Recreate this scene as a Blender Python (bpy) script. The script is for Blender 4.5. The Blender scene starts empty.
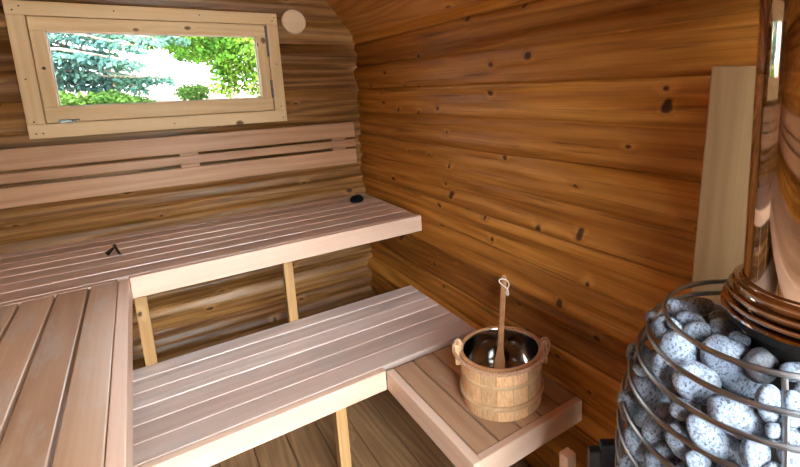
import bpy, bmesh, math, random
from mathutils import Vector, Matrix, noise
random.seed(7)
C = bpy.context.scene.collection
PI = math.pi

# ------------------------------------------------------------------ nodes
class NT:
    def __init__(s, name):
        s.m = bpy.data.materials.new(name); s.m.use_nodes = True
        s.t = s.m.node_tree; s.t.nodes.clear()
        s.out = s.t.nodes.new('ShaderNodeOutputMaterial')
    def n(s, typ, **kw):
        nd = s.t.nodes.new(typ)
        for k, v in kw.items(): setattr(nd, k, v)
        return nd
    def link(s, a, b): s.t.links.new(a, b)
    def _in(s, sock, v):
        if hasattr(v, 'is_linked') or hasattr(v, 'links'): s.link(v, sock)
        elif v is not None: sock.default_value = v
    def math(s, op, a, b=None, c=None, clamp=False):
        nd = s.n('ShaderNodeMath', operation=op); nd.use_clamp = clamp
        s._in(nd.inputs[0], a)
        if b is not None: s._in(nd.inputs[1], b)
        if c is not None: s._in(nd.inputs[2], c)
        return nd.outputs[0]
    def vmath(s, op, a, b=None):
        nd = s.n('ShaderNodeVectorMath', operation=op)
        s._in(nd.inputs[0], a)
        if b is not None: s._in(nd.inputs[1], b)
        return nd.outputs[0]
    def noise(s, vec, scale, detail=3, rough=.55, dist=0):
        nd = s.n('ShaderNodeTexNoise'); s._in(nd.inputs['Vector'], vec)
        nd.inputs['Scale'].default_value = scale; nd.inputs['Detail'].default_value = detail
        nd.inputs['Roughness'].default_value = rough; nd.inputs['Distortion'].default_value = dist
        return nd.outputs[0]
    def smooth(s, v, lo, hi, a=0., b=1.):
        nd = s.n('ShaderNodeMapRange', interpolation_type='SMOOTHSTEP'); s._in(nd.inputs[0], v)
        nd.inputs[1].default_value = lo; nd.inputs[2].default_value = hi
        nd.inputs[3].default_value = a; nd.inputs[4].default_value = b
        return nd.outputs[0]
    def mix(s, f, a, b, blend='MIX'):
        nd = s.n('ShaderNodeMix', data_type='RGBA', blend_type=blend)
        s._in(nd.inputs[0], f); s._in(nd.inputs[6], a); s._in(nd.inputs[7], b)
        return nd.outputs[2]
    def ramp(s, v, stops):
        nd = s.n('ShaderNodeValToRGB'); s._in(nd.inputs[0], v)
        cr = nd.color_ramp
        while len(cr.elements) < len(stops): cr.elements.new(.5)
        for e, (p, c) in zip(cr.elements, stops): e.position = p; e.color = c4(c)
        return nd.outputs[0]
    def bsdf(s, color, rough, spec=.4, metal=0., normal=None, **kw):
        b = s.n('ShaderNodeBsdfPrincipled')
        s._in(b.inputs['Base Color'], color); s._in(b.inputs['Roughness'], rough)
        b.inputs['Specular IOR Level'].default_value = spec; b.inputs['Metallic'].default_value = metal
        if normal is not None: s.link(normal, b.inputs['Normal'])
        for k, v in kw.items(): b.inputs[k].default_value = v
        s.link(b.outputs[0], s.out.inputs[0]); return b
    def bump(s, h, strength, dist):
        b = s.n('ShaderNodeBump'); b.inputs['Strength'].default_value = strength
        b.inputs['Distance'].default_value = dist; s.link(h, b.inputs['Height']); return b.outputs[0]

def c4(c): return (c[0], c[1], c[2], 1.)

def wood(name, light, mid, dark, knot=(.05, .018, .006), knots=0., rough=.5, spec=.35, band=60., bump=.25,
         log_h=None, log_z=0., vary=.25, kscale=6., fiber=.35, sheen_blotch=.0, warpk=1.2, halok=.35, bandk=.2, streak=0.):
    """grain runs along local X; knots are scattered over the faces"""
    t = NT(name)
    tc = t.n('ShaderNodeTexCoord').outputs['Object']
    oi = t.n('ShaderNodeObjectInfo').outputs['Random']
    sep = t.n('ShaderNodeSeparateXYZ'); t.link(tc, sep.inputs[0])
    x, y, z = sep.outputs
    rnd = oi
    if log_h:
        idx = t.math('FLOOR', t.math('DIVIDE', t.math('SUBTRACT', z, log_z), log_h))
        wn = t.n('ShaderNodeTexWhiteNoise', noise_dimensions='1D'); t.link(idx, wn.inputs['W']); rnd = wn.outputs['Value']
    off = t.math('MULTIPLY', rnd, 37.)
    comb = t.n('ShaderNodeCombineXYZ'); t.link(t.math('ADD', x, off), comb.inputs[0]); t.link(t.math('ADD', y, t.math('MULTIPLY', off, .31)), comb.inputs[1]); t.link(t.math('ADD', z, off), comb.inputs[2])
    p = comb.outputs[0]
    halo = None
    # knots
    if knots > 0:
        vo = t.n('ShaderNodeTexVoronoi', feature='F1', voronoi_dimensions='2D'); vo.inputs['Scale'].default_value = kscale
        c2 = t.n('ShaderNodeCombineXYZ'); t.link(t.math('MULTIPLY', t.math('ADD', x, off), .8), c2.inputs[0])
        t.link(t.math('ADD', t.math('MULTIPLY', t.math('ADD', y, z), 1.15), off), c2.inputs[1]); t.link(c2.outputs[0], vo.inputs['Vector'])
        sc = t.n('ShaderNodeSeparateColor'); t.link(vo.outputs['Color'], sc.inputs[0])
        keep = t.math('LESS_THAN', sc.outputs[0], knots)
        dn = t.math('ADD', vo.outputs['Distance'], t.math('MULTIPLY', t.math('SUBTRACT', t.noise(p, 40, 2), .5), .06))
        sz = t.math('MULTIPLY_ADD', sc.outputs[1], .05, .035)
        core = t.math('MULTIPLY', t.smooth(t.math('SUBTRACT', dn, sz), .03, -.02), keep)
        halo = t.math('MULTIPLY', t.smooth(dn, .26, .03), keep)
    # growth bands
    warp = t.noise(t.vmath('MULTIPLY', p, (.7, 6., 6.)), 1., 2, .5)
    ph = t.math('ADD', t.math('MULTIPLY', warp, warpk), t.math('MULTIPLY', t.math('ADD', z, t.math('MULTIPLY', y, .8)), 4.))
    if halo is not None: ph = t.math('ADD', ph, t.math('MULTIPLY', halo, .10))
    bands = t.math('MULTIPLY_ADD', t.math('SINE', t.math('MULTIPLY', ph, band)), .5, .5)
    fib = t.noise(t.vmath('MULTIPLY', p, (3., 160., 160.)), 1., 3, .6)
    big = t.noise(t.vmath('MULTIPLY', p, (1.6, 9., 9.)), 1., 3, .6)
    v = t.math('ADD', t.math('MULTIPLY', bands, bandk), t.math('ADD', t.math('MULTIPLY', fib, fiber), t.math('MULTIPLY', big, 1.01 - bandk - fiber)))
    col = t.ramp(v, [(.22, dark), (.5, mid), (.78, light)])
    tone = t.math('MULTIPLY_ADD', t.math('SUBTRACT', rnd, .5), vary, 1.)
    tn = t.n('ShaderNodeCombineXYZ'); t.link(tone, tn.inputs[0]); t.link(t.math('POWER', tone, 1.25), tn.inputs[1]); t.link(t.math('POWER', tone, 1.4), tn.inputs[2])
    col = t.mix(1., col, tn.outputs[0], 'MULTIPLY')
    if streak > 0:   # fine dark grain lines
        sk = t.smooth(t.noise(t.vmath('MULTIPLY', p, (1.6, 75., 75.)), 1., 3, .55), .56, .70)
        col = t.mix(t.math('MULTIPLY', sk, streak), col, c4([c*.45 for c in dark]))
        hl = t.smooth(t.noise(t.vmath('MULTIPLY', p, (2.2, 48., 48.)), 1., 3, .55), .57, .72)
        col = t.mix(t.math('MULTIPLY', hl, streak*.5), col, c4([min(1, c*1.35) for c in light]))
    if sheen_blotch > 0:   # silvery blotches, window sheen painted into the bench colour
        bl = t.smooth(t.noise(t.vmath('MULTIPLY', p, (5., 16., 16.)), 1., 4, .65), .5, .68)
        col = t.mix(t.math('MULTIPLY', bl, sheen_blotch), col, c4((.50, .44, .41)))
    h = t.math('ADD', t.math('MULTIPLY', fib, .5), t.math('MULTIPLY', bands, .4))
    if halo is not None:
        col = t.mix(t.math('MULTIPLY', halo, halok), col, c4(light))
        col = t.mix(t.math('MULTIPLY', core, .95), col, c4(knot))
        h = t.math('ADD', h, t.math('MULTIPLY', t.math('ADD', halo, core), .6))
    r = t.math('MULTIPLY_ADD', t.math('SUBTRACT', big, .5), .25, rough)
    t.bsdf(col, r, spec, normal=t.bump(h, bump, .002))
    return t.m

def plain(name, col, rough=.5, metal=0., spec=.4, nscale=0, nstr=.15, bump=0., dist=.002):
    t = NT(name)
    if nscale:
        tc = t.n('ShaderNodeTexCoord').outputs['Object']
        nz = t.noise(tc, nscale, 4, .6)
        cc = t.mix(t.smooth(nz, .3, .7), c4([c*(1-nstr) for c in col]), c4([min(1, c*(1+nstr)) for c in col]))
        t.bsdf(cc, rough, spec, metal, normal=t.bump(nz, bump, dist) if bump else None)
    else: t.bsdf(c4(col), rough, spec, metal)
    return t.m

M = {}
LOGP = .118; LOGZ = 1.483 - LOGP*12 - .0
M['log'] = wood('log_wood', (.54, .240, .050), (.39, .150, .022), (.215, .068, .009), knot=(.05, .013, .004), knots=.42,
                rough=.56, spec=.22, band=34, bump=.5, log_h=LOGP, log_z=LOGZ, vary=.7, kscale=7.5, fiber=.42, warpk=.8, halok=.12, bandk=.18, streak=.55)
M['logb'] = wood('shaded_log_wood', (.47, .23, .075), (.235, .098, .024), (.105, .036, .008), knot=(.05, .016, .006), knots=.36,
                rough=.42, spec=.45, band=34, bump=.6, log_h=LOGP, log_z=LOGZ, vary=.6, kscale=7., fiber=.42, warpk=.8, halok=.5, bandk=.18, streak=.6)  # the log wood again, with back-wall shade and cool light put into its colour
M['floor'] = wood('stained_floor_wood', (.24, .125, .060), (.15, .075, .034), (.075, .034, .014), knot=(.30, .18, .10), knots=.22,
                  rough=.45, spec=.4, band=50, bump=.3, log_h=None, vary=.3, kscale=6)
M['bench'] = wood('alder_wood', (.57, .375, .245), (.49, .30, .185), (.38, .215, .122), rough=.34, spec=.9, band=26, bump=.10, vary=.30, fiber=.4, sheen_blotch=.5)
M['slat'] = wood('sheen_alder_wood', (.72, .58, .52), (.62, .465, .40), (.49, .335, .27), rough=.36, spec=.9, band=26, bump=.10, vary=.8, fiber=.4, sheen_blotch=.5)  # grey window sheen of the lower bench top is put into this colour
M['slatu'] = wood('faint_sheen_alder_wood', (.69, .50, .41), (.57, .385, .30), (.43, .26, .185), rough=.36, spec=.9, band=26, bump=.10, vary=.4, fiber=.4, sheen_blotch=.35)  # browner alder, with less of the window sheen painted into its colour
M['rest'] = wood('backrest_alder_wood', (.60, .34, .20), (.50, .265, .145), (.38, .18, .09), rough=.42, spec=.4, band=26, bump=.10, vary=.12, fiber=.45)
M['fascia'] = wood('pale_alder_wood', (.80, .585, .46), (.75, .52, .395), (.65, .42, .305), knots=.0, rough=.42, spec=.45, band=26, bump=.10, vary=.08, fiber=.4)
M['pine'] = wood('pine_wood', (.86, .64, .38), (.80, .56, .31), (.70, .45, .22), knot=(.22, .09, .03), knots=.22, rough=.45, spec=.4, band=40, bump=.08, vary=.1, kscale=7, fiber=.3)
M['leg'] = wood('leg_pine_wood', (.58, .35, .155), (.50, .28, .115), (.40, .20, .07), knots=.1, rough=.5, band=50, bump=.1, vary=.1)
M['board'] = wood('raw_board_wood', (.38, .245, .122), (.33, .205, .098), (.26, .155, .070), knot=(.12, .05, .02), knots=.18, rough=.6, band=40, bump=.1, vary=.05)
M['vent'] = wood('vent_wood', (.88, .69, .48), (.83, .62, .41), (.74, .52, .32), rough=.45, band=30, bump=.05, vary=.05)
M['ladle'] = wood('ladle_wood', (.56, .30, .15), (.47, .235, .11), (.36, .16, .07), rough=.4, band=30, bump=.05, vary=.05)
M['band'] = wood('bucket_hoop_wood', (.72, .50, .30), (.62, .40, .22), (.50, .29, .14), rough=.42, band=30, bump=.08, vary=.05)
M['steel'] = plain('polished_steel', (.62, .60, .58), .10, 1.)
M['chimney'] = plain('mirror_steel', (.58, .47, .39), .045, 1.)
M['cage'] = plain('satin_steel_rod', (.36, .365, .38), .30, 1.)
M['black'] = plain('black_metal', (.022, .025, .034), .35, 0., .5, 60, .3)
M['hotblack'] = plain('sooty_black_metal', (.012, .011, .011), .55, 0., .3, 40, .4)
M['rubber'] = plain('black_stone', (.004, .004, .005), .8, 0., .12, 70, .3, .4)
M['bronze'] = plain('bronze_metal', (.045, .022, .013), .4, .6)
M['zinc'] = plain('zinc_metal', (.30, .31, .33), .38, 1.)
M['cord'] = plain('white_cord', (.80, .74, .70), .8, 0., .2, 400, .2, .4)
M['rope'] = plain('tan_rope', (.60, .36, .23), .75, 0., .2, 300, .35, .6)
M['screw'] = plain('dark_screw', (.06, .035, .02), .5, .4)
M['conc'] = plain('terrace_concrete', (.42, .415, .41), .8, 0., .3, 8, .15, .2)
M['earth'] = plain('sandy_ground', (.15, .088, .066), .95, 0., .1, 3, .25, .3, .02)
M['bark'] = plain('bark', (.085, .062, .045), .9, 0., .1, 30, .4, .6, .01)
M['paling'] = plain('weathered_paling', (.17, .15, .145), .7, 0., .3, 20, .1)
M['white'] = plain('white_paint', (.62, .58, .55), .6, 0., .3, 20, .06)
def leafmat(name, a, b):
    t = NT(name)
    oi = t.n('ShaderNodeTexCoord').outputs['Object']
    nz = t.noise(oi, 2.2, 4, .7)
    col = t.mix(t.smooth(nz, .35, .65), c4(a), c4(b))
    d = t.n('ShaderNodeBsdfDiffuse'); t.link(col, d.inputs[0])
    tr = t.n('ShaderNodeBsdfTranslucent'); t.link(col, tr.inputs[0])
    mx = t.n('ShaderNodeMixShader'); mx.inputs[0].default_value = .45
    t.link(d.outputs[0], mx.inputs[1]); t.link(tr.outputs[0], mx.inputs[2]); t.link(mx.outputs[0], t.out.inputs[0]); return t.m
M['leafY'] = leafmat('sunny_leaf', (.030, .085, .010), (.085, .150, .016))
M['leafB'] = leafmat('blue_needle', (.032, .075, .068), (.06, .115, .088))
M['leafG'] = leafmat('shrub_leaf', (.016, .045, .010), (.045, .080, .016))

def glassmat():
    t = NT('window_glass')
    fr = t.n('ShaderNodeFresnel'); fr.inputs[0].default_value = 1.5
    a = t.n('ShaderNodeBsdfTransparent'); a.inputs[0].default_value = (.96, .985, .975, 1)
    g = t.n('ShaderNodeBsdfGlossy'); g.inputs['Roughness'].default_value = 0.0
    mx = t.n('ShaderNodeMixShader'); t.link(fr.outputs[0], mx.inputs[0]); t.link(a.outputs[0], mx.inputs[1]); t.link(g.outputs[0], mx.inputs[2])
    t.link(mx.outputs[0], t.out.inputs[0]); return t.m
M['glass'] = glassmat()

def stonemat():
    t = NT('speckled_granite')
    tc = t.n('ShaderNodeTexCoord').outputs['Object']; oi = t.n('ShaderNodeObjectInfo').outputs['Random']
    p = t.vmath('ADD', tc, t.n('ShaderNodeCombineXYZ').outputs[0])
    n0 = t.noise(tc, 30, 3, .6)
    n1 = t.noise(tc, 200, 2, .6); n2 = t.noise(t.vmath('ADD', tc, (3.1, 1.7, .4)), 270, 2, .6)
    base = t.mix(t.smooth(n0, .3, .7), c4((.23, .275, .36)), c4((.34, .39, .47)))
    tint = t.mix(t.smooth(oi, .86, .98), c4((1, 1, 1)), c4((.66, .57, .50)))
    base = t.mix(1., base, tint, 'MULTIPLY')
    base = t.mix(t.math('MULTIPLY', t.smooth(n1, .50, .60), .75), base, c4((.11, .12, .15)))
    base = t.mix(t.math('MULTIPLY', t.smooth(n2, .57, .64), .75), base, c4((.02, .022, .032)))
    t.bsdf(base, .62, .35, normal=t.bump(n1, .25, .001)); return t.m
M['stone'] = stonemat()

def stavemat():
    """bucket staves: colour and grain per stave round the local Z axis"""
    t = NT('bucket_stave_wood')
    tc = t.n('ShaderNodeTexCoord').outputs['Object']
    sep = t.n('ShaderNodeSeparateXYZ'); t.link(tc, sep.inputs[0])
    ang = t.math('MULTIPLY', t.math('ADD', t.math('DIVIDE', t.math('ARCTAN2', sep.outputs[1], sep.outputs[0]), 2*PI), .5), 16.)
    idx = t.math('FLOOR', ang); fr = t.math('FRACT', ang)
    wn = t.n('ShaderNodeTexWhiteNoise', noise_dimensions='1D'); t.link(idx, wn.inputs['W'])
    comb = t.n('ShaderNodeCombineXYZ'); t.link(t.math('MULTIPLY', sep.outputs[2], 3.), comb.inputs[0]); t.link(t.math('MULTIPLY', ang, 1.3), comb.inputs[1]); t.link(t.math('MULTIPLY', wn.outputs[0], 30.), comb.inputs[2])
    g = t.noise(t.vmath('MULTIPLY', comb.outputs[0], (7., 3.2, 1.)), 2., 4, .65, .6)
    col = t.ramp(g, [(.3, (.64, .34, .15)), (.52, (.82, .50, .265)), (.72, (.90, .63, .40))])
    tone = t.math('MULTIPLY_ADD', wn.outputs[0], .35, .75)
    tn = t.n('ShaderNodeCombineXYZ'); [t.link(tone, tn.inputs[i]) for i in range(3)]
    col = t.mix(1., col, tn.outputs[0], 'MULTIPLY')
    seam = t.math('MAXIMUM', t.smooth(fr, .035, .0), t.smooth(fr, .965, 1.))
    col = t.mix(t.math('MULTIPLY', seam, .55), col, c4((.25, .12, .05)))
    t.bsdf(col, .42, .4, normal=t.bump(t.math('SUBTRACT', g, t.math('MULTIPLY', seam, 1.5)), .2, .0015)); return t.m
M['stave'] = stavemat()

# ------------------------------------------------------------------ objects
def tag(o, label=None, cat=None, group=None, kind=None):
    if label: o['label'] = label
    if cat: o['category'] = cat
    if group: o['group'] = group
    if kind: o['kind'] = kind
    return o
def empty(name, loc=(0, 0, 0)):
    o = bpy.data.objects.new(name, None); o.empty_display_size = .05; C.objects.link(o); o.location = loc; return o
def wloc(o):
    v = Vector(o.location)
    while o.parent: o = o.parent; v = v + Vector(o.location)
    return v
def obj(name, bm, mat, parent=None, loc=(0, 0, 0), rot=None, smooth=False):
    me = bpy.data.meshes.new(name)
    bmesh.ops.recalc_face_normals(bm, faces=bm.faces)
    if smooth:
        for f in bm.faces: f.smooth = True
        for e in bm.edges:
            if len(e.link_faces) == 2 and e.calc_face_angle(0.) > .62: e.smooth = False
    bm.to_mesh(me); bm.free()
    me.materials.append(M[mat])
    o = bpy.data.objects.new(name, me); C.objects.link(o)
    l = Vector(loc)
    if parent is not None: o.parent = parent; l = l - wloc(parent)
    o.location = l
    if rot is not None: o.rotation_euler = rot
    if smooth == 'auto':
        pass
    return o
def box_bm(sx, sy, sz, bev=.002, seg=2):
    bm = bmesh.new(); bmesh.ops.create_cube(bm, size=1.)
    for v in bm.verts: v.co = Vector((v.co.x*sx, v.co.y*sy, v.co.z*sz))
    if bev: bmesh.ops.bevel(bm, geom=bm.edges[:], offset=bev, segments=seg, affect='EDGES', profile=.6)
    return bm
ROT = {'x': None, 'y': (0, 0, PI/2), 'z': (0, -PI/2, 0)}
def board(name, lo, hi, axis, mat, parent=None, bev=.003, seg=2):
    """a plank filling the box lo..hi, grain along axis (local X)"""
    d = [hi[i]-lo[i] for i in range(3)]; c = [(hi[i]+lo[i])/2 for i in range(3)]
    if axis == 'x': s = d
    elif axis == 'y': s = (d[1], d[0], d[2])
    else: s = (d[2], d[1], d[0])
    return obj(name, box_bm(s[0], s[1], s[2], bev, seg), mat, parent, c, ROT[axis])
def revolve(bm, prof, n=48, center=(0, 0, 0), closed=False):
    rings = []
    for r, z in prof:
        rings.append([bm.verts.new((center[0]+r*math.cos(2*PI*k/n), center[1]+r*math.sin(2*PI*k/n), center[2]+z)) for k in range(n)])
    m = len(rings)
    for i in range(m if closed else m-1):
        a, b = rings[i], rings[(i+1) % m]
        for k in range(n): bm.faces.new((a[k], a[(k+1) % n], b[(k+1) % n], b[k]))
    if not closed:
        if prof[0][0] > 1e-6: bm.faces.new(rings[0])
        if prof[-1][0] > 1e-6: bm.faces.new(rings[-1][::-1])
    return bm
def lathe(prof, n=48, closed=False): return revolve(bmesh.new(), prof, n, closed=closed)
def tube(bm, pts, r, n=10, closed=False, rfun=None):
    pts = [Vector(p) for p in pts]; m = len(pts); rings = []; up = None
    for i, p in enumerate(pts):
        t = (pts[(i+1) % m] - pts[i-1]) if closed else (pts[min(i+1, m-1)] - pts[max(i-1, 0)])
        t.normalize()
        if up is None: up = t.orthogonal().normalized()
        up = (up - t*up.dot(t)).normalized(); s = t.cross(up)
        rr = rfun(i/(m-1)) if rfun else r
        rings.append([bm.verts.new(p + (up*math.cos(2*PI*k/n) + s*math.sin(2*PI*k/n))*rr) for k in range(n)])
    for i in range(m if closed else m-1):
        a, b = rings[i], rings[(i+1) % m]
        for k in range(n): bm.faces.new((a[k], a[(k+1) % n], b[(k+1) % n], b[k]))
    if not closed: bm.faces.new(rings[0][::-1]); bm.faces.new(rings[-1])
    return bm
def struct(o): o['kind'] = 'structure'; return o

# ------------------------------------------------------------------ the room
W = 1.70; YF = -3.15          # width, front wall
EAVE = 1.665
def logdepth(z):
    """projection of the profiled log face into the room"""
    f = ((z - LOGZ)/LOGP) % 1.
    a = max(0., 1 - (abs(f-.5)/.5)**5.)           # flat-faced log with rounded arrises
    b = math.exp(-((f-.43)/.08)**2)               # shallow secondary groove
    c = math.exp(-(min(f, 1-f)/.03)**2)           # joint between two logs
    return .009*a - .003*b - .006*c
def logwall(name, L, z0, z1, holes=(), seed=0):
    """local X along the wall, local Y towards the room, local Z up; solid 60 mm slab with a profiled face"""
    bm = bmesh.new()
    xs = {0., L}; zs = {z0, z1}
    for h in holes: xs |= {h[0], h[1]}; zs |= {h[2], h[3]}
    def fill(vals, step):
        vals = sorted(vals); out = []
        for a, b in zip(vals, vals[1:]):
            n = max(1, round((b-a)/step)); out += [a+(b-a)*i/n for i in range(n)]
        return out + [vals[-1]]
    X = fill(xs, .045); Z = fill(zs, LOGP/20)
    inside = lambda x, z: any(h[0] < x < h[1] and h[2] < z < h[3] for h in holes)
    def front(x, z):
        lg = math.floor((z-LOGZ)/LOGP)
        w = noise.noise(Vector((x*.55, z*14., seed)))*.026 + noise.noise(Vector((x*1.7, z*29, seed+5.)))*.011 + noise.noise(Vector((x*1.2, lg*7.3+seed, .5)))*.006
        zz = z
        return logdepth(zz) + w - .012
    F = {}; B = {}
    def vf(i, j):
        if (i, j) not in F: F[i, j] = bm.verts.new((X[i], front(X[i], Z[j]), Z[j]))
        return F[i, j]
    def vb(i, j):
        if (i, j) not in B: B[i, j] = bm.verts.new((X[i], -.06, Z[j]))
        return B[i, j]
    solid = lambda i, j: 0 <= i < len(X)-1 and 0 <= j < len(Z)-1 and not inside((X[i]+X[i+1])/2, (Z[j]+Z[j+1])/2)
    for i in range(len(X)-1):
        for j in range(len(Z)-1):
            if not solid(i, j): continue
            bm.faces.new((vf(i, j), vf(i+1, j), vf(i+1, j+1), vf(i, j+1)))
            bm.faces.new((vb(i, j), vb(i, j+1), vb(i+1, j+1), vb(i+1, j)))
            for (di, dj, a, b) in ((-1, 0, (i, j), (i, j+1)), (1, 0, (i+1, j), (i+1, j+1)), (0, -1, (i, j), (i+1, j)), (0, 1, (i, j+1), (i+1, j+1))):
                if not solid(i+di, j+dj): bm.faces.new((vf(*a), vf(*b), vb(*b), vb(*a)))
    return bm
def wall(name, bm, loc, rz, mat='log'):
    o = obj(name, bm, mat, None, loc, (0, 0, rz), smooth=True); return struct(o)
RIDGE = 2.22
WIN = (-1.30, -.40, 1.25, 1.715)
# back wall: local +Y must look towards -y, so turned by 180 degrees (local x = -world x)
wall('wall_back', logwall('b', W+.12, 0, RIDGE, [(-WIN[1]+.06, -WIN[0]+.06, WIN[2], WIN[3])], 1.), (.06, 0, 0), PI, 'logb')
# right wall: local +Y towards -x  -> turned by 90 degrees (local x = world y)
wall('wall_right', logwall('r', -YF, 0, EAVE+.02, (), 2.), (0, YF, 0), PI/2)
wall('wall_left', logwall('l', -YF, 0, EAVE+.02, (), 3.), (-W, 0, 0), -PI/2)
GL = (-1.16, -.08, .08, 2.02)
wall('wall_front', logwall('f', W+.12, 0, RIDGE, [(GL[0]+W+.06, GL[1]+W+.06, GL[2], GL[3])], 4.), (-W-.06, YF, 0), 0)

# floor: planks along y
bm = bmesh.new()
k = 0; x = -1.74
fl = []
while x < .06:
    b = box_bm(-YF+.1, .1175, .04, .003, 1); me = bpy.data.meshes.new('t'); b.to_mesh(me); b.free()
    bm2 = bmesh.new(); bm2.from_mesh(me); bpy.data.meshes.remove(me)
    dz = random.uniform(-.0008, .0008)
    for v in bm2.verts: v.co += Vector((-YF/2, x+.06 - 0., -.02+dz))
    me = bpy.data.meshes.new('t'); bm2.to_mesh(me); bm2.free(); bm.from_mesh(me); bpy.data.meshes.remove(me)
    x += .12
M['floorp'] = wood('floor_plank_wood', (.36, .205, .100), (.24, .125, .058), (.12, .058, .024), knot=(.28, .17, .10), knots=.2,
                   rough=.42, spec=.4, band=46, bump=.3, vary=.5, kscale=6)
# each plank gets its own tone: striped by local y
def floorstripe():
    m = M['floorp']; 
    return m
fo = obj('floor', bm, 'floorp', None, (0, YF, 0), (0, 0, PI/2)); struct(fo)   # local x -> world y ; local y -> -world x
fo.location.x = 0
for v in fo.data.vertices: v.co.y = -v.co.y

# ceiling: two slopes each side, boards along y
bm = bmesh.new()
sec = [(.03, EAVE-.035), (-.26, 1.995), (-.85, 2.17), (-1.44, 1.995), (-W-.03, EAVE-.035)]
prof = []
for (x0, z0), (x1, z1) in zip(sec, sec[1:]):
    d = Vector((x1-x0, z1-z0)); L = d.length; nrm = Vector((d.y, -d.x)).normalized()
    if nrm.y > 0: nrm = -nrm
    n = max(1, round(L/.115))
    for i in range(n):
        for q in range(8):
            f = q/8; a = max(0, 1-(abs(f-.5)/.5)**6)
            pt = Vector((x0, z0)) + d*((i+f)/n) + nrm*(.006*a)
            prof.append((pt.x, pt.y))
prof.append(sec[-1])
Ys = [YF-.03 + (-YF+.06)*i/40 for i in range(41)]
R0 = [[bm.verts.new((y-YF, -x, z + noise.noise(Vector((y*2, x*9, 0)))*.0015)) for y in Ys] for x, z in prof]
for a, b in zip(R0, R0[1:]):
    for i in range(40): bm.faces.new((a[i], a[i+1], b[i+1], b[i]))
top = [[bm.verts.new((y-YF, -x, z+.05)) for y in (Ys[0], Ys[-1])] for x, z in sec]
for a, b in zip(top, top[1:]): bm.faces.new((a[0], b[0], b[1], a[1]))
M['ceil'] = wood('ceiling_board_wood', (.58, .26, .065), (.44, .175, .033), (.25, .080, .012), knot=(.06, .017, .005), knots=.25,
                 rough=.5, spec=.35, band=42, bump=.4, log_h=.075, log_z=.0, vary=.2, kscale=5.5, fiber=.3)
struct(obj('ceiling', bm, 'ceil', None, (0, YF, 0), (0, 0, PI/2), smooth=True))

# front glazing (the daylight of the room) : frame and panes
gl = struct(empty('window_2', ((GL[0]+GL[1])/2, YF-.02, GL[2])))
for n_, lo, hi, ax in (('frame_stile', (GL[0], YF-.05, GL[2]), (GL[0]+.05, YF+.01, GL[3]), 'z'), ('frame_stile', (GL[1]-.05, YF-.05, GL[2]), (GL[1], YF+.01, GL[3]), 'z'),
                       ('frame_rail', (GL[0]+.05, YF-.05, GL[2]), (GL[1]-.05, YF+.01, GL[2]+.05), 'x'), ('frame_rail', (GL[0]+.05, YF-.05, GL[3]-.05), (GL[1]-.05, YF+.01, GL[3]), 'x')):
    board(n_, lo, hi, ax, 'pine', gl)
obj('pane', box_bm(GL[1]-GL[0]-.1, .006, GL[3]-GL[2]-.1, 0), 'glass', gl, ((GL[0]+GL[1])/2, YF-.02, (GL[2]+GL[3])/2))

# back window ------------------------------------------------------------
w = struct(empty('window_1', (-.85, 0, 1.226)))
co = (-1.322, -.377, 1.226, 1.735); ci = (-1.268, -.429, 1.281, 1.683); gs = (-1.221, -.477, 1.343, 1.629)
yc = -.034
# casing: long top and bottom boards between the side boards
board('casing_board', (co[0], yc, ci[3]), (co[1], -.002, co[3]), 'x', 'pine', w)
board('casing_board', (co[0], yc, co[2]), (co[1], -.002, ci[2]), 'x', 'pine', w)
board('casing_board', (co[0], yc, ci[2]), (ci[0], -.002, ci[3]), 'z', 'pine', w)
board('casing_board', (ci[1], yc, ci[2]), (co[1], -.002, ci[3]), 'z', 'pine', w)
s0 = .0025
sa = (ci[0]+s0, ci[1]-s0, ci[2]+s0, ci[3]-s0)
ys = -.030
board('sash_rail', (sa[0], ys, gs[3]), (sa[1], .03, sa[3]), 'x', 'pine', w)
board('sash_rail', (sa[0], ys, sa[2]), (sa[1], .03, gs[2]), 'x', 'pine', w)
board('sash_stile', (sa[0], ys, gs[2]), (gs[0], .03, gs[3]), 'z', 'pine', w)
board('sash_stile', (gs[1], ys, gs[2]), (sa[1], .03, gs[3]), 'z', 'pine', w)
# pale rubber bead round the pane
b = bmesh.new()
for lo, hi in (((gs[0], gs[2]), (gs[1], gs[2]+.004)), ((gs[0], gs[3]-.004), (gs[1], gs[3])), ((gs[0], gs[2]), (gs[0]+.004, gs[3])), ((gs[1]-.004, gs[2]), (gs[1], gs[3]))):
    q = bmesh.ops.create_cube(b, size=1.)['verts']
    for v in q: v.co = Vector((lo[0]+(v.co.x+.5)*(hi[0]-lo[0]), .002+v.co.y*.014, lo[1]+(v.co.z+.5)*(hi[1]-lo[1])))
obj('glazing_bead', b, 'white', w)
obj('pane', box_bm(gs[1]-gs[0], .005, gs[3]-gs[2], 0), 'glass', w, ((gs[0]+gs[1])/2, .006, (gs[2]+gs[3])/2))
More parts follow.
